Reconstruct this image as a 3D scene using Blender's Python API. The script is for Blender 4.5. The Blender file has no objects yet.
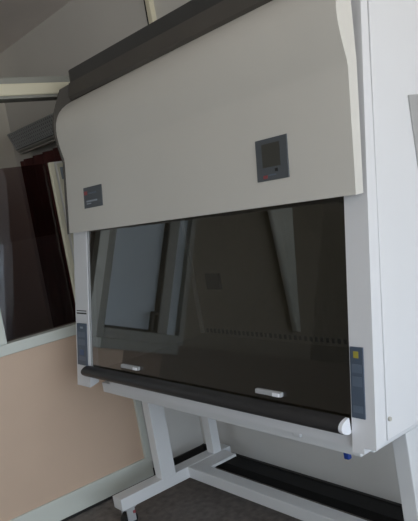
import bpy, bmesh, math, random
from mathutils import Vector, Matrix
random.seed(4)
sc = bpy.context.scene
COL = sc.collection

# ------------------------------------------------------------------ materials
def lin(c):
    out = []
    for v in c:
        v /= 255.0
        out.append(v / 12.92 if v <= 0.04045 else ((v + 0.055) / 1.055) ** 2.4)
    return out

def mat(name, rgb, rough=0.5, metal=0.0, spec=0.5, nscale=None, namt=0.08, bump=0.0):
    m = bpy.data.materials.new(name)
    m.use_nodes = True
    nt = m.node_tree
    b = nt.nodes['Principled BSDF']
    c = lin(rgb)
    b.inputs['Roughness'].default_value = rough
    b.inputs['Metallic'].default_value = metal
    b.inputs['Specular IOR Level'].default_value = spec
    tc = nt.nodes.new('ShaderNodeTexCoord')
    n = nt.nodes.new('ShaderNodeTexNoise')
    n.inputs['Scale'].default_value = nscale or 6.0
    n.inputs['Detail'].default_value = 4.0
    nt.links.new(tc.outputs['Object'], n.inputs['Vector'])
    r = nt.nodes.new('ShaderNodeValToRGB')
    r.color_ramp.elements[0].position = 0.3
    r.color_ramp.elements[1].position = 0.7
    r.color_ramp.elements[0].color = [v * (1 - namt) for v in c] + [1]
    r.color_ramp.elements[1].color = [min(1, v * (1 + namt)) for v in c] + [1]
    nt.links.new(n.outputs['Fac'], r.inputs['Fac'])
    nt.links.new(r.outputs['Color'], b.inputs['Base Color'])
    if bump:
        bp = nt.nodes.new('ShaderNodeBump')
        bp.inputs['Strength'].default_value = bump
        bp.inputs['Distance'].default_value = 0.01
        nt.links.new(n.outputs['Fac'], bp.inputs['Height'])
        nt.links.new(bp.outputs['Normal'], b.inputs['Normal'])
    return m

def glass(name, tint, refl_scale, ior=1.5):
    m = bpy.data.materials.new(name)
    m.use_nodes = True
    nt = m.node_tree
    nt.nodes.clear()
    out = nt.nodes.new('ShaderNodeOutputMaterial')
    mix = nt.nodes.new('ShaderNodeMixShader')
    tr = nt.nodes.new('ShaderNodeBsdfTransparent')
    tr.inputs['Color'].default_value = list(tint) + [1]
    gl = nt.nodes.new('ShaderNodeBsdfGlossy')
    gl.inputs['Roughness'].default_value = 0.0
    gl.inputs['Color'].default_value = (0.95, 0.97, 1, 1)
    fr = nt.nodes.new('ShaderNodeFresnel')
    fr.inputs['IOR'].default_value = ior
    mul = nt.nodes.new('ShaderNodeMath')
    mul.operation = 'MULTIPLY'
    mul.use_clamp = True
    mul.inputs[1].default_value = refl_scale
    nt.links.new(fr.outputs['Fac'], mul.inputs[0])
    # only the outer face of the pane reflects (the pane is a thin sheet)
    ge = nt.nodes.new('ShaderNodeNewGeometry')
    inv = nt.nodes.new('ShaderNodeMath')
    inv.operation = 'SUBTRACT'
    inv.inputs[0].default_value = 1.0
    nt.links.new(ge.outputs['Backfacing'], inv.inputs[1])
    m2 = nt.nodes.new('ShaderNodeMath')
    m2.operation = 'MULTIPLY'
    nt.links.new(mul.outputs[0], m2.inputs[0])
    nt.links.new(inv.outputs[0], m2.inputs[1])
    nt.links.new(m2.outputs[0], mix.inputs['Fac'])
    nt.links.new(tr.outputs[0], mix.inputs[1])
    nt.links.new(gl.outputs[0], mix.inputs[2])
    nt.links.new(mix.outputs[0], out.inputs['Surface'])
    return m

M = dict(
    enamel=mat('white_enamel', (222, 223, 226), 0.42, nscale=2, namt=0.02),
    hood=mat('cream_enamel', (211, 209, 203), 0.42, nscale=2, namt=0.03),
    stand=mat('stand_enamel', (222, 224, 226), 0.4, nscale=3, namt=0.03),
    dark=mat('charcoal_plastic', (80, 77, 73), 0.45, nscale=9, namt=0.06),
    dark2=mat('black_grey_plastic', (62, 62, 62), 0.5, nscale=9, namt=0.06),
    rubber=mat('black_foam', (46, 45, 46), 0.45, nscale=20, namt=0.08),
    steel=mat('brushed_steel', (188, 184, 174), 0.45, 0.0, nscale=30, namt=0.05),
    slot=mat('slot_black', (70, 70, 68), 0.7),
    bead=mat('cream_bead', (205, 200, 180), 0.5),
    key=mat('keypad_slate', (76, 88, 104), 0.4, nscale=12, namt=0.06),
    key2=mat('keypad_pale', (92, 104, 120), 0.4, nscale=12, namt=0.06),
    keyblue=mat('keypad_blue', (62, 84, 122), 0.4),
    yellow=mat('yellow_label', (160, 150, 60), 0.5),
    bezel=mat('display_slate', (82, 87, 92), 0.45, nscale=8, namt=0.05),
    screen=mat('display_screen', (62, 62, 58), 0.3, nscale=5, namt=0.05),
    black=mat('black_plastic', (22, 22, 23), 0.5),
    red=mat('dull_red', (150, 72, 78), 0.5),
    pale=mat('pale_lettering', (150, 158, 168), 0.5),
    whitecap=mat('white_plastic', (240, 242, 248), 0.4),
    grip=mat('grey_grip', (172, 174, 176), 0.35),
    blue=mat('blue_plastic', (30, 62, 140), 0.4),
    grey=mat('grey_plate', (168, 168, 168), 0.5),
    brass=mat('brown_knob', (120, 90, 70), 0.5),
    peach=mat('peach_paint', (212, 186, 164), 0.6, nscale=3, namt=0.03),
    trim=mat('trim_white', (216, 220, 212), 0.5, nscale=4, namt=0.03),
    cream=mat('trim_cream', (226, 222, 200), 0.5, nscale=4, namt=0.03),
    wall=mat('wall_paint', (222, 218, 208), 0.7, nscale=2, namt=0.03),
    greige=mat('greige_paint', (128, 122, 110), 0.7, nscale=2, namt=0.05),
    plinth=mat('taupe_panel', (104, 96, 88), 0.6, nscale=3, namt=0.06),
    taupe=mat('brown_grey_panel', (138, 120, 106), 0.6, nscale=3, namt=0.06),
    wallwhite=mat('wall_white', (214, 213, 210), 0.65, nscale=2, namt=0.03),
    ceil=mat('ceiling_paint', (236, 230, 227), 0.8, nscale=2, namt=0.03),
    floor=mat('grey_floor', (110, 104, 100), 0.75, nscale=28, namt=0.3, bump=0.15),
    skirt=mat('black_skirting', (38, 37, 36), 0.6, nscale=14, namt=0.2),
    mat=mat('black_rubber', (18, 18, 18), 0.8, nscale=30, namt=0.2),
    maroon=mat('maroon_cloth', (84, 43, 41), 0.85, nscale=5, namt=0.2),
    wood=mat('dark_wood', (46, 35, 34), 0.5, nscale=5, namt=0.2),
    panel=mat('dark_grey_panel', (74, 68, 70), 0.5, nscale=3, namt=0.08),
    frosted=mat('pale_blind', (206, 220, 228), 0.7, nscale=1.2, namt=0.1),
    frame=mat('window_frame_grey', (150, 152, 146), 0.5, nscale=5, namt=0.05),
    ac=mat('ac_plastic', (190, 190, 186), 0.5),
    acmesh=mat('ac_mesh', (188, 194, 198), 0.5),
    acdark=mat('ac_grille', (96, 100, 104), 0.6),
    paper=mat('paper', (212, 210, 192), 0.8),
    pblue=mat('print_grey_blue', (138, 146, 152), 0.8),
    pbrown=mat('print_brown', (142, 116, 88), 0.8),
    curtain=mat('curtain_cloth', (236, 240, 234), 0.9, nscale=9, namt=0.06),
    sash=glass('smoked_glass', (0.55, 0.535, 0.50), 2.2, 1.5),
    tinted=glass('tinted_glass', (0.64, 0.57, 0.57), 1.2, 1.45),
    clear=glass('clear_glass', (0.80, 0.80, 0.80), 0.7, 1.45),
)

# ------------------------------------------------------------------ mesh helpers
def bx(bm, x0, x1, y0, y1, z0, z1):
    v = [bm.verts.new(p) for p in ((x0, y0, z0), (x1, y0, z0), (x1, y1, z0), (x0, y1, z0),
                                   (x0, y0, z1), (x1, y0, z1), (x1, y1, z1), (x0, y1, z1))]
    for f in ((3, 2, 1, 0), (4, 5, 6, 7), (0, 1, 5, 4), (1, 2, 6, 5), (2, 3, 7, 6), (3, 0, 4, 7)):
        bm.faces.new([v[i] for i in f])

def hexa(bm, pts):
    v = [bm.verts.new(p) for p in pts]
    for f in ((3, 2, 1, 0), (4, 5, 6, 7), (0, 1, 5, 4), (1, 2, 6, 5), (2, 3, 7, 6), (3, 0, 4, 7)):
        bm.faces.new([v[i] for i in f])

def prism(bm, prof, x0, x1, shift=None):
    """closed (y,z) profile extruded along x"""
    sh = shift or (lambda x: 0.0)
    a = [bm.verts.new((x0, y + sh(x0), z)) for y, z in prof]
    b = [bm.verts.new((x1, y + sh(x1), z)) for y, z in prof]
    n = len(prof)
    for i in range(n):
        j = (i + 1) % n
        bm.faces.new((a[i], a[j], b[j], b[i]))
    bm.faces.new(a[::-1])
    bm.faces.new(b)

def tube(bm, p, q, r, seg=16):
    p, q = Vector(p), Vector(q)
    d = (q - p)
    L = d.length
    rot = d.to_track_quat('Z', 'Y').to_matrix().to_4x4()
    bmesh.ops.create_cone(bm, cap_ends=True, segments=seg, radius1=r, radius2=r, depth=L,
                          matrix=Matrix.Translation((p + q) / 2) @ rot)

def obj(name, bm, m, parent=None, bevel=0.0, smooth=False, label=None):
    bmesh.ops.recalc_face_normals(bm, faces=bm.faces[:])
    me = bpy.data.meshes.new(name)
    bm.to_mesh(me)
    bm.free()
    me.materials.append(M[m])
    if smooth:
        for p in me.polygons:
            p.use_smooth = True
    o = bpy.data.objects.new(name, me)
    COL.objects.link(o)
    if parent is not None:
        o.parent = parent
        P = parent
        loc = Vector((0, 0, 0))
        while P is not None:
            loc += P.location
            P = P.parent
        me.transform(Matrix.Translation(-loc))
    if smooth:
        es = o.modifiers.new('split', 'EDGE_SPLIT')
        es.split_angle = math.radians(40)
    if bevel:
        bv = o.modifiers.new('bevel', 'BEVEL')
        bv.width = bevel
        bv.segments = 2
        bv.limit_method = 'ANGLE'
    if label:
        o['label'] = label
    return o

def B(name, m, boxes, parent=None, bevel=0.0, label=None):
    bm = bmesh.new()
    for b in boxes:
        bx(bm, *b)
    return obj(name, bm, m, parent, bevel, label=label)

def thing(name, label, cat, loc, group=None):
    o = bpy.data.objects.new(name, None)
    COL.objects.link(o)
    o.location = loc
    o['label'] = label
    o['category'] = cat
    if group:
        o['group'] = group
    return o

def tag(o, label, cat, group=None):
    o['label'] = label
    o['category'] = cat
    if group:
        o['group'] = group
    return o

def struct(o):
    o['kind'] = 'structure'
    return o

# ------------------------------------------------------------------ the room
XL, YB, ZC = -3.013, 2.09, 2.74      # partition face, back wall, ceiling
XF, XR, YF = -4.80, 2.6, -3.2        # next room's far wall, right wall, front wall
struct(B('floor', 'floor', [(XF - .1, XR + .1, YF - .1, YB + .1, -.1, 0)]))
struct(B('ceiling', 'ceil', [(XF - .1, XR + .1, YF - .1, YB + .1, ZC, ZC + .1)]))
struct(B('wall_back', 'wallwhite', [(XF, XR, YB, YB + .1, 0, ZC)]))
FX0, FX1, FZ0, FZ1 = -.6, .6, 1.0, 2.2
struct(B('wall_front', 'wall', [(XF, FX0, YF - .1, YF, 0, ZC), (FX1, XR, YF - .1, YF, 0, ZC),
                                (FX0, FX1, YF - .1, YF, 0, FZ0), (FX0, FX1, YF - .1, YF, FZ1, ZC)]))
struct(B('added_window', 'trim', [(x - .025, x + .025, YF - .08, YF - .02, FZ0, FZ1) for x in (FX0 + .025, 0, FX1 - .025)] +
         [(FX0, FX1, YF - .08, YF - .02, FZ0, FZ0 + .05), (FX0, FX1, YF - .08, YF - .02, FZ1 - .05, FZ1)]))  # unseen window, added to light the hood front and work chamber
struct(B('wall_far_left', 'wall', [(XF - .1, XF, YF, YB, 0, ZC)]))
# right wall with a wide window
WY0, WY1, WZ0, WZ1 = -2.2, 1.95, 0.75, 2.45
struct(B('wall_right', 'wall', [(XR, XR + .1, YF, WY0, 0, ZC), (XR, XR + .1, WY1, YB, 0, ZC),
                                (XR, XR + .1, WY0, WY1, 0, WZ0), (XR, XR + .1, WY0, WY1, WZ1, ZC)]))
w3 = struct(B('window_3', 'trim', [(XR + .02, XR + .08, WY0, WY1, WZ0, WZ0 + .05),
                                   (XR + .02, XR + .08, WY0, WY1, WZ1 - .05, WZ1)] +
              [(XR + .02, XR + .08, y - .025, y + .025, WZ0, WZ1) for y in
               (WY0 + .025, WY0 + 1.42, WY0 + 2.83, WY1 - .025)]))
# left partition
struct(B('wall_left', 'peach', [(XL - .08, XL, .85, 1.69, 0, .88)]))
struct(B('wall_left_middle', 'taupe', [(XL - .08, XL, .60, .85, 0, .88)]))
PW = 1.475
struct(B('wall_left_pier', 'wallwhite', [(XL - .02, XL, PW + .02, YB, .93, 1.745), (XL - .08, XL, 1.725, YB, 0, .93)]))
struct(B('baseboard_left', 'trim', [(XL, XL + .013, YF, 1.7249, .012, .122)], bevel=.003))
struct(B('shadow_strip', 'skirt', [(XL, XL + .016, YF, 1.72, 0, .012)]))  # black strip stands in for the shadow line below the baseboard
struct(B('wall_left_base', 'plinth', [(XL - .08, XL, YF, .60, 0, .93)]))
struct(B('shadow_strip2', 'frame', [(XL - .08, XL + .012, .505, 1.0, .878, .93)]))
struct(B('trim_2', 'trim', [(XL - .08, XL + .018, 1.0, 1.725, .878, .93)], bevel=.004))      # sill
struct(B('trim_3', 'trim', [(XL - .06, XL + .016, 1.6901, 1.7249, .122, .878)], bevel=.003))        # end of the peach panel
struct(B('trim_4', 'cream', [(XL - .08, XL + .02, YF, YB, 2.075, 2.132)], bevel=.006))       # top rail
struct(B('trim_5', 'frame', [(XL - .08, XL + .01, YF, YB, 2.062, 2.075)]))
struct(B('trim_6', 'frame', [(XL - .06, XL + .006, YF, YB, 2.132, 2.165)], bevel=.004))
struct(B('trim_7', 'cream', [(-2.782, -2.745, YB - .03, YB, 2.1, ZC)], bevel=.004))    # conduit on the back wall
struct(B('trim_8', 'black', [(-2.815, -2.783, YB - .012, YB, 2.1, ZC)]))
struct(B('shadow_strip1', 'frame', [(XL - .08, XL + .008, YB - .05, YB, 1.745, 2.062)]))
struct(B('trim_9', 'cream', [(XL - .02, XL + .004, PW + .003, PW + .028, .93, 1.745)], bevel=.003))  # window jamb
struct(B('shadow_strip0', 'trim', [(XL - .08, XL + .014, 1.03, 1.085, .93, 2.062)], bevel=.004))   # mullion
struct(B('baseboard_back', 'skirt', [(XL, XR, YB - .015, YB, 0, .05)]))
struct(B('baseboard_corner', 'skirt', [(XL, XL + .014, 1.725, YB, 0, .048)]))
struct(B('window_1', 'tinted', [(XL - .045, XL - .039, 1.085, PW, .93, 1.745)]))
# casement window further along the partition (seen mirrored in the cabinet's glass)
wf = struct(B('window_2', 'frame', [(XL - .06, XL + .005, .985, 1.03, .93, 2.062),
                                    (XL - .06, XL + .005, .50, .985, .93, .985),
                                    (XL - .06, XL + .005, .50, .985, 2.02, 2.062),
                                    (XL - .06, XL + .012, .592, .655, .985, 2.02),
                                    (XL - .06, XL + .005, .47, .505, .93, 2.062)], bevel=.003))
B('pane', 'frosted', [(XL - .045, XL - .035, .655, .985, .985, 2.02)], wf)
B('pane', 'frosted', [(XL - .045, XL - .035, .505, .592, .985, 2.02)], wf)
B('gasket', 'black', [(XL - .034, XL + .006, .655, .985, .985, .999), (XL - .034, XL + .006, .655, .663, .985, 2.02)], wf)
B('handle', 'black', [(XL + .005, XL + .03, .70, .715, .99, 1.10), (XL + .022, XL + .03, .668, .715, 1.085, 1.10)], wf)
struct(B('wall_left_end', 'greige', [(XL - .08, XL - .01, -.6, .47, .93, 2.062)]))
struct(B('added_glazing', 'clear', [(XL - .045, XL - .039, YF, -.6, .93, 2.062)]))  # unseen glazed stretch, added to let daylight into the next room

# ------------------------------------------------------------------ next room
t = thing('air_conditioner', 'wall mounted air conditioner with grey mesh grille above the dark curtain', 'air conditioner', (-4.05, 2.0, 1.98))
ACL, ACR = -4.52, -3.40
bm = bmesh.new()
prism(bm, [(1.935, 2.118), (1.985, 1.99), (2.03, 1.975), (YB - .002, 1.985), (YB - .002, 2.13), (1.96, 2.13)], ACL, ACR)
obj('housing', bm, 'ac', t, bevel=.006)
def acf(z, o):          # sloping front of the unit
    return 1.935 + (2.118 - z) / .128 * .05 - o
bm = bmesh.new()
def acbar(x0, z0, x1, z1, w):
    hexa(bm, [(x0, acf(z0, .006), z0), (x0 + w, acf(z0, .006), z0), (x0 + w, acf(z0, .0), z0), (x0, acf(z0, .0), z0),
              (x1, acf(z1, .006), z1), (x1 + w, acf(z1, .006), z1), (x1 + w, acf(z1, .0), z1), (x1, acf(z1, .0), z1)])
for i in range(36):
    x = ACL + .02 + i * .030
    acbar(x, 2.005, x, 2.112, .014)
for z in (2.005, 2.026, 2.047, 2.068, 2.089, 2.108):
    acbar(ACL + .02, z, ACL + .02, z + .008, ACR - ACL - .04)
obj('front_grille', bm, 'acmesh', t)
bm = bmesh.new()
hexa(bm, [(ACL + .015, acf(2.0, .002), 2.0), (ACR - .015, acf(2.0, .002), 2.0), (ACR - .015, acf(2.0, 0), 2.0), (ACL + .015, acf(2.0, 0), 2.0),
          (ACL + .015, acf(2.116, .002), 2.116), (ACR - .015, acf(2.116, .002), 2.116), (ACR - .015, acf(2.116, 0), 2.116), (ACL + .015, acf(2.116, 0), 2.116)])
obj('filter', bm, 'acdark', t)
B('louver', 'ac', [(ACL + .04, ACR - .04, 1.982, 2.02, 1.966, 1.974)], t, bevel=.002)

# maroon curtain on the next room's back wall
def folds(bm, x0, x1, y, z0, z1, amp, n, thick=.012, along='x', taper=None):
    N = n * 8
    rows = 14
    fr, bk = [], []
    for r in range(rows + 1):
        z = z0 + (z1 - z0) * r / rows
        k = taper(r / rows) if taper else (0.0, 1.0)
        f, b = [], []
        for i in range(N + 1):
            u = i / N
            s = k[0] + (k[1] - k[0]) * u
            x = x0 + (x1 - x0) * s
            o = amp * math.sin(2 * math.pi * n * u + .4 * math.sin(3 * u))
            if along == 'x':
                f.append(bm.verts.new((x, y + o, z)))
                b.append(bm.verts.new((x, y + o + thick, z)))
            else:
                f.append(bm.verts.new((y + o, x, z)))
                b.append(bm.verts.new((y + o - thick, x, z)))
        fr.append(f)
        bk.append(b)
    for r in range(rows):
        for i in range(N):
            bm.faces.new((fr[r][i], fr[r][i + 1], fr[r + 1][i + 1], fr[r + 1][i]))
            bm.faces.new((bk[r][i], bk[r + 1][i], bk[r + 1][i + 1], bk[r][i + 1]))
        for g in (0, N):
            bm.faces.new((fr[r][g], fr[r + 1][g], bk[r + 1][g], bk[r][g]))
    for r in (0, rows):
        for i in range(N):
            bm.faces.new((fr[r][i], fr[r][i + 1], bk[r][i + 1], bk[r][i]))

bm = bmesh.new()
folds(bm, -4.60, -3.13, 2.03, 0.0, 1.93, .022, 9)
tag(obj('curtain', bm, 'maroon', smooth=True), 'long dark maroon curtain hanging behind the partition window under the air conditioner', 'curtain')

t = thing('wardrobe', 'tall dark brown cabinet with grey door panels behind the partition window', 'cabinet', (-4.6, 1.3, 0))
B('body', 'wood', [(XF + .002, -4.46, .55, 1.55, 0, 1.90)], t, bevel=.004)
for y0, y1 in ((.57, 1.04), (1.06, 1.53)):
    d = B('door', 'wood', [(-4.46, -4.44, y0, y1, .05, 1.88)], t, bevel=.003)
    B('door_panel', 'panel', [(-4.44, -4.434, y0 + .06, y1 - .06, 1.22, 1.78)], d)
    B('door_handle', 'steel', [(-4.44, -4.42, y1 - .05, y1 - .035, .95, 1.1)], d)

# notice pinned between window jamb and corner
t = tag(B('poster', 'paper', [(XL + .0005, XL + .003, 1.515, 1.70, 1.02, 1.735)]),
        'pale paper poster on the wall between window jamb and white cabinet hood', 'poster')
B('printed_picture', 'pblue', [(XL + .003, XL + .004, 1.528, 1.68, 1.655, 1.715)], t, label='blue grey printed picture')
B('printed_picture', 'pbrown', [(XL + .003, XL + .004, 1.53, 1.68, 1.545, 1.60)], t, label='brown printed picture')

# pale curtain, drawn to one side at the partition, seen only mirrored in the sash
bm = bmesh.new()
folds(bm, .07, -.42, XL + .05, 1.10, 2.06, .018, 4, along='y',
      taper=lambda v: (.90 - .90 * v, 1.0 - .45 * v))
tag(obj('curtain', bm, 'curtain', smooth=True), 'pale tied curtain mirrored in the right half of the dark glass', 'curtain')

# ------------------------------------------------------------------ biosafety cabinet
def S(z):                       # slanted front plane of the cabinet
    return 1.252 + .183 * (z - .738)

def slab(bm, x0, x1, z0, z1, o0, o1):
    """box lying on the slanted front plane: o = distance in front of it"""
    hexa(bm, [(x0, S(z0) - o1, z0), (x1, S(z0) - o1, z0), (x1, S(z0) - o0, z0), (x0, S(z0) - o0, z0),
              (x0, S(z1) - o1, z1), (x1, S(z1) - o1, z1), (x1, S(z1) - o0, z1), (x0, S(z1) - o0, z1)])

def SL(name, m, lst, parent, bevel=0.0, label=None):
    bm = bmesh.new()
    for a in lst:
        slab(bm, *a)
    return obj(name, bm, m, parent, bevel, label=label)

X0, X1 = -2.693, -1.054
G0, G1 = -2.573, -1.131         # glass opening
ZB, ZT, YR = .745, 2.06, 1.99
cab = thing('biosafety_cabinet', 'large white biosafety cabinet with dark sliding glass front and rounded cream hood', 'lab cabinet', (-1.873, 1.6, ZB))

# side panels
def side(x0, x1):
    bm = bmesh.new()
    prism(bm, [(S(ZB) + .051, ZB), (YR, ZB), (YR, ZT), (S(ZT) + .032, ZT), (S(1.38) + .0415, 1.38)], x0, x1)
    return obj('side_panel', bm, 'enamel', cab, bevel=.003)
sp = side(X1 - .03, X1)
side(X0, X0 + .03)
# front corner posts, left and right of the sash
def post(xa, xb, zb, name='corner_post'):
    bm = bmesh.new()
    zt = 1.93 if xb == X1 else 1.42
    prism(bm, [(S(zb), zb), (S(zb) + .0465, zb + .012), (S(1.38) + .0375, 1.38), (S(zt) + .026, zt), (S(zt), zt)], xa, xb)
    return obj(name, bm, 'enamel', cab)
pr = post(G1, X1, .738)
SL('post_foot', 'enamel', [(G1, G1 + .038, .722, .738, -.04, 0)], pr)
pl = post(X0, G0, .716)
bm = bmesh.new()
bmesh.ops.create_cone(bm, cap_ends=True, segments=12, radius1=.006, radius2=.006, depth=.005,
                      matrix=Matrix.Translation((X1 + .002, S(.80) + .058, .80)) @ Matrix.Rotation(math.pi / 2, 4, 'Y'))
obj('screw', bm, 'steel', sp)
# service plate on the right side
pt = B('service_plate', 'grey', [(X1, X1 + .006, 1.606, 1.76, 1.40, 1.625)], cab, bevel=.002)
B('latch', 'brass', [(X1 + .006, X1 + .012, 1.652, 1.675, 1.60, 1.615)], pt)

# housing behind hood, floor pan, rear
B('rear_cover', 'enamel', [(X0 + .03, X1 - .03, YR - .02, YR, ZB, ZT)], cab)
B('base_pan', 'enamel', [(X0 + .03, X1 - .03, S(ZB) + .05, YR - .02, ZB, ZB + .012), (X0 + .04, X1 - .06, 1.40, 1.95, .7165, ZB)], cab)
B('roof_panel', 'dark', [(X0 + .03, X1 - .03, 1.53, YR - .02, ZT - .02, ZT)], cab)
# work chamber
for xa, xb in ((G0 - .035, G0 - .03), (G1 + .03, G1 + .035)):
    bm = bmesh.new()
    prism(bm, [(S(.757) + .02, .757), (1.92, .757), (1.92, 1.45), (S(1.45) + .02, 1.45)], xa, xb)
    obj('chamber_wall', bm, 'steel', cab)
rp = B('rear_panel', 'steel', [(G0 - .03, G1 + .03, 1.92, 1.93, .757, 1.45)], cab)
bm = bmesh.new()
for i in range(48):
    x = G0 + .01 + i * .030
    bx(bm, x, x + .014, 1.917, 1.92, .785, .805)
so = obj('slot_row', bm, 'slot', rp)
B('corner_bead', 'whitecap', [(G0 - .03, G0 - .010, 1.908, 1.92, .78, 1.45)], rp)
sb = B('socket_box', 'dark', [(-2.485, -2.385, 1.905, 1.92, 1.005, 1.08)], rp)
B('work_surface', 'steel', [(G0 - .03, G1 + .03, 1.33, 1.92, .757, .772)], cab)
B('chamber_ceiling', 'steel', [(G0 - .03, G1 + .03, 1.39, 1.92, 1.44, 1.45)], cab)

# sash
sash = SL('glass_sash', 'sash', [(G0, G1, .775, 1.42, -.012, -.007)], cab)
SL('sash_edge', 'grip', [(G0 + .004, G0 + .014, .79, 1.40, -.007, -.004)], sash)
for xa, xb in ((-2.302, -2.172), (-1.501, -1.388)):
    h = SL('sash_handle', 'grip', [(xa, xb, .829, .843, -.007, .006)], sash, bevel=.003)
    SL('finger_grip', 'whitecap', [(xb - .034, xb - .004, .8305, .8415, .006, .010)], h, bevel=.002)

# armrest with white end cap
def half_round(zc, yc, r, ry):
    return [(yc, zc - r * .9)] + [(yc - ry * math.sin(a), zc - r * math.cos(a)) for a in
                              [math.pi * k / 14 for k in range(1, 14)]] + [(yc, zc + r)]
bm = bmesh.new()
prism(bm, half_round(.790, S(.790) - .002, .023, .038), G0 - .002, G1 - .014)
arm = obj('armrest', bm, 'rubber', cab, smooth=True, label='dark rounded armrest below the sash')
bm = bmesh.new()
prism(bm, half_round(.790, S(.790) - .003, .0215, .036), G1 - .014, G1 - .002)
obj('end_cap', bm, 'whitecap', arm, smooth=True, label='white end cap')
bm = bmesh.new()
prism(bm, half_round(.790, S(.790) - .003, .0215, .036), G0 - .012, G0 - .002)
obj('end_cap', bm, 'rubber', arm, smooth=True, label='dark end cap')
# front tray lip under armrest
B('drip_lip', 'enamel', [(-2.44, G1, S(.75) + .02, S(.75) + .05, .722, .775)], cab)

# keypads and vents on the posts
kp = SL('keypad', 'key', [(-2.679, -2.588, .808, .99, 0, .004)], pl, bevel=.0015)
for z0, z1, m in ((.945, .975, 'key2'), (.90, .928, 'key2'), (.86, .885, 'key'), (.82, .848, 'key2')):
    pass
kr = SL('keypad', 'key', [(-1.127, -1.083, .813, .996, 0, .004)], pr, bevel=.0015)
for kx0, kx1, par, k in ((-2.668, -2.60, pl, 'l'), (-1.120, -1.089, pr, 'r')):
    for z0, z1, m in ((.93, .952, 'key2'), (.895, .92, 'key2'), (.828, .846, 'key2')):
        SL('key_label', m, [(kx0, kx1, z0, z1, .004, .0048)], par)
SL('key_label', 'keyblue', [(-2.655, -2.618, .852, .876, .004, .005)], pl)
SL('key_label', 'pale', [(-2.645, -2.62, .968, .976, .004, .005)], pl)
SL('key_label', 'yellow', [(-1.114, -1.098, .968, .985, .004, .005)], pr, label='yellow square label')
SL('vent_slit', 'slot', [(-2.68, -2.59, 1.030, 1.036, 0, .001), (-2.68, -2.59, 1.042, 1.046, 0, .001)], pl)

# hood: cream cover with a bulging brow
HP = [(1.340, 1.388), (1.352, 1.47), (1.367, 1.58), (1.381, 1.68), (1.3845, 1.705), (1.384, 1.725), (1.379, 1.75), (1.374, 1.785), (1.371, 1.82),
      (1.372, 1.85), (1.378, 1.88), (1.389, 1.906), (1.404, 1.928), (1.424, 1.947), (1.448, 1.963), (1.474, 1.975), (1.50, 1.983)]
def hsh(x):
    return -(x + 1.873) / .82 * .017
def HY(x, z):
    for (y0, z0), (y1, z1) in zip(HP, HP[1:]):
        if z0 <= z <= z1:
            return y0 + (y1 - y0) * (z - z0) / (z1 - z0) + hsh(x)
def back(z):
    pts = [(1.353, 1.388), (1.390, 1.62), (1.405, 1.72), (1.418, 1.87), (1.424, 1.95)]
    for (y0, z0), (y1, z1) in zip(pts, pts[1:]):
        if z <= z1:
            return y0 + (y1 - y0) * (z - z0) / (z1 - z0)
bm = bmesh.new()
prof = HP + [(1.51, 1.97)] + [(back(z), z) for z in (1.93, 1.87, 1.72, 1.62)] + [(1.353, 1.388)]
# the back edge stays on the cabinet's plane while the face leans with the hood
n = len(HP)
rows = []
for x in (X0 - .011, X1 + .001):
    rows.append([bm.verts.new((x, y + (hsh(x) if i < n else (0 if x > -1.5 else .018)), z)) for i, (y, z) in enumerate(prof)])
a, b = rows
for i in range(len(prof)):
    j = (i + 1) % len(prof)
    bm.faces.new((a[i], a[j], b[j], b[i]))
bm.faces.new(a[::-1])
bm.faces.new(b)
hood = obj('hood_cover', bm, 'hood', cab, smooth=True)
# dark end plate on the left, following the hood outline
bm = bmesh.new()
EP = [(1.353, 1.386), (1.394, 1.68), (1.398, 1.705), (1.392, 1.75), (1.385, 1.79), (1.381, 1.83), (1.383, 1.87), (1.394, 1.92), (1.419, 1.97), (1.444, 2.02), (1.452, 2.034), (1.507, 2.058),
      (1.512, 2.062), (1.515, 2.118), (YR, 2.118), (YR, 1.386)]
prism(bm, EP, X0 - .024, X0 - .012)
obj('end_plate', bm, 'dark', cab)
# dark fascia along the top of the hood
bm = bmesh.new()
prism(bm, [(1.492, 1.982), (1.484, 1.996), (1.497, 2.058), (1.60, 2.058), (1.60, 1.982)], X0 - .011, X1 - .0)
obj('top_fascia', bm, 'dark', cab)
B('top_block', 'dark2', [(X0 - .011, X1, 1.512, YR, 2.0605, 2.118)], cab)

def hplate(name, m, x0, x1, z0, z1, t0, t1, parent, bevel=0, label=None):
    bm = bmesh.new()
    hexa(bm, [(x0, HY(x0, z0) - t1, z0), (x1, HY(x1, z0) - t1, z0), (x1, HY(x1, z0) - t0, z0), (x0, HY(x0, z0) - t0, z0),
              (x0, HY(x0, z1) - t1, z1), (x1, HY(x1, z1) - t1, z1), (x1, HY(x1, z1) - t0, z1), (x0, HY(x0, z1) - t0, z1)])
    return obj(name, bm, m, parent, bevel, label=label)
lg = hplate('logo_plate', 'bezel', -2.535, -2.373, 1.484, 1.572, -.002, .003, hood, bevel=.001, label='small slate logo plate with red emblem')
hplate('emblem', 'red', -2.528, -2.50, 1.540, 1.556, .003, .004, hood)
hplate('lettering', 'pale', -2.51, -2.415, 1.509, 1.516, .003, .004, hood)
hplate('lettering', 'pale', -2.51, -2.47, 1.500, 1.505, .003, .004, hood)
hplate('lettering', 'key2', -2.49, -2.42, 1.542, 1.548, .003, .004, hood)
dp = hplate('display_panel', 'bezel', -1.414, -1.283, 1.461, 1.581, -.002, .004, hood, bevel=.001, label='slate grey control display')
hplate('display_screen', 'screen', -1.386, -1.312, 1.499, 1.566, .004, .005, hood)
hplate('button', 'black', -1.335, -1.325, 1.484, 1.493, .004, .006, hood)
hplate('emblem', 'red', -1.386, -1.368, 1.468, 1.477, .004, .005, hood)
hplate('lettering', 'key2', -1.364, -1.332, 1.474, 1.478, .004, .005, hood)

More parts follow.
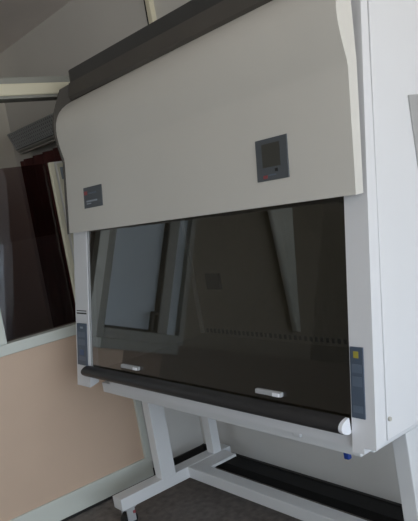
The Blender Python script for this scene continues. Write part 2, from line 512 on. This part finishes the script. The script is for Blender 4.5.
# ------------------------------------------------------------------ stand
st = thing('cabinet_stand', 'white steel frame stand on casters carrying the biosafety cabinet', 'stand', (-1.9, 1.65, 0))
FL, FR = (-2.697, -2.62), (-1.24, -1.163)
LL, LR = (-2.669, -2.613), (-1.232, -1.176)
B('front_rail', 'stand', [(-2.65, -1.19, 1.345, 1.385, .655, .7)], st, bevel=.003)
B('drain_valve', 'blue', [(-1.262, -1.244, 1.352, 1.368, .632, .655)], st, bevel=.003, label='blue drain valve under the front rail')  # the cabinet's drain valve, parented to the stand
B('rail_bracket', 'stand', [(-1.44, -1.41, 1.335, 1.345, .674, .705)], st, bevel=.003)
for (x0, x1), yr in ((LL, 1.385), (LR, 1.385)):
    B('side_rail', 'stand', [(x0, x1, yr, 1.96, .655, .716)], st, bevel=.003)
    B('leg', 'stand', [(x0, x1, 1.54, 1.623, .157, .655)], st, bevel=.003)
    B('leg', 'stand', [(x0, x1, 1.865, 1.915, .157, .655)], st, bevel=.003)
for (x0, x1) in (FL, FR):
    B('foot', 'stand', [(x0, x1, 1.31, 1.98, .1, .157)], st, bevel=.003)
B('crossbar', 'stand', [(FL[1], FR[0], 1.70, 1.766, .1, .156)], st, bevel=.003)
B('corner_plate', 'stand', [(FL[1], FL[1] + .10, 1.766, 1.93, .142, .155)], st)
B('corner_plate', 'stand', [(FR[0] - .10, FR[0], 1.766, 1.93, .142, .155)], st)
for (x0, x1) in (FL, FR):
    for y in (1.355, 1.85):
        xc = (x0 + x1) / 2
        c = B('caster', 'grip', [(xc - .03, xc + .03, y - .03, y + .03, .092, .1), (xc - .028, xc - .022, y - .02, y + .022, .03, .092),
                                 (xc + .022, xc + .028, y - .02, y + .022, .03, .092)], st)
        bm = bmesh.new()
        tube(bm, (xc - .019, y, .036), (xc + .019, y, .036), .036, 20)
        obj('wheel', bm, 'black', c, smooth=True)
        if y < 1.5:
            B('brake_tab', 'red', [(xc + .028, xc + .034, y + .010, y + .022, .066, .078)], c)

tag(B('floor_duct', 'mat', [(-2.80, -1.05, 1.985, 2.072, 0, .045)], bevel=.003), 'long low black duct on the floor along the white wall behind the stand', 'duct')

# ------------------------------------------------------------------ daylight through the right-hand window
w = bpy.data.worlds.new('sky')
sc.world = w
w.use_nodes = True
nt = w.node_tree
bg = nt.nodes['Background']
tc = nt.nodes.new('ShaderNodeTexCoord')
sx = nt.nodes.new('ShaderNodeSeparateXYZ')
rp_ = nt.nodes.new('ShaderNodeValToRGB')
mp = nt.nodes.new('ShaderNodeMapRange')
mp.inputs['From Min'].default_value = -1
mp.inputs['From Max'].default_value = 1
nt.links.new(tc.outputs['Generated'], sx.inputs[0])
nt.links.new(sx.outputs['Z'], mp.inputs['Value'])
nt.links.new(mp.outputs[0], rp_.inputs['Fac'])
e = rp_.color_ramp.elements
e[0].position = .47
e[0].color = (.86, .84, .80, 1)
e[1].position = .53
e[1].color = (.77, .88, 1.0, 1)
nt.links.new(rp_.outputs['Color'], bg.inputs['Color'])
bg.inputs['Strength'].default_value = 6.4

def area(name, loc, rot, sx_, sy_, energy=None, color=(1, 1, 1), portal=False):
    l = bpy.data.lights.new(name, 'AREA')
    l.shape = 'RECTANGLE'
    l.size, l.size_y = sx_, sy_
    l.color = color
    if portal:
        l.cycles.is_portal = True
    else:
        l.energy = energy
    o = bpy.data.objects.new(name, l)
    COL.objects.link(o)
    o.location = loc
    o.rotation_euler = rot
    return o
area('window_daylight', (XR + .12, (WY0 + WY1) / 2, (WZ0 + WZ1) / 2), (0, math.pi / 2, 0), WZ1 - WZ0, WY1 - WY0, portal=True)

area('added_rear_daylight', ((FX0 + FX1) / 2, YF - .12, (FZ0 + FZ1) / 2), (math.pi / 2, 0, 0), FX1 - FX0, FZ1 - FZ0, portal=True)  # portal for the added window in the front wall

# ------------------------------------------------------------------ camera
cd = bpy.data.cameras.new('camera')
cam = bpy.data.objects.new('camera', cd)
COL.objects.link(cam)
Rm = [[0.6208943567, -0.7832882832, 0.0308166066], [0.7647506932, 0.6138980864, 0.1956668513], [-0.1721818079, -0.0979214224, 0.9801861150]]
r = [Vector(c) for c in zip(*Rm)]     # right, forward, up
m = Matrix((r[0], r[2], -r[1])).transposed().to_4x4()
m.translation = Vector((0, 0, 1.45))
cam.matrix_world = m
F = 654.619
cd.sensor_fit = 'VERTICAL'
cd.sensor_height = 24.0
cd.lens = F / 521 * 24.0
cd.clip_start = .02
sc.camera = cam
vs = sc.view_settings
vs.view_transform = 'Standard'
vs.look = 'None'
vs.gamma = 1
vs.use_curve_mapping = False
vs.exposure = 0.0
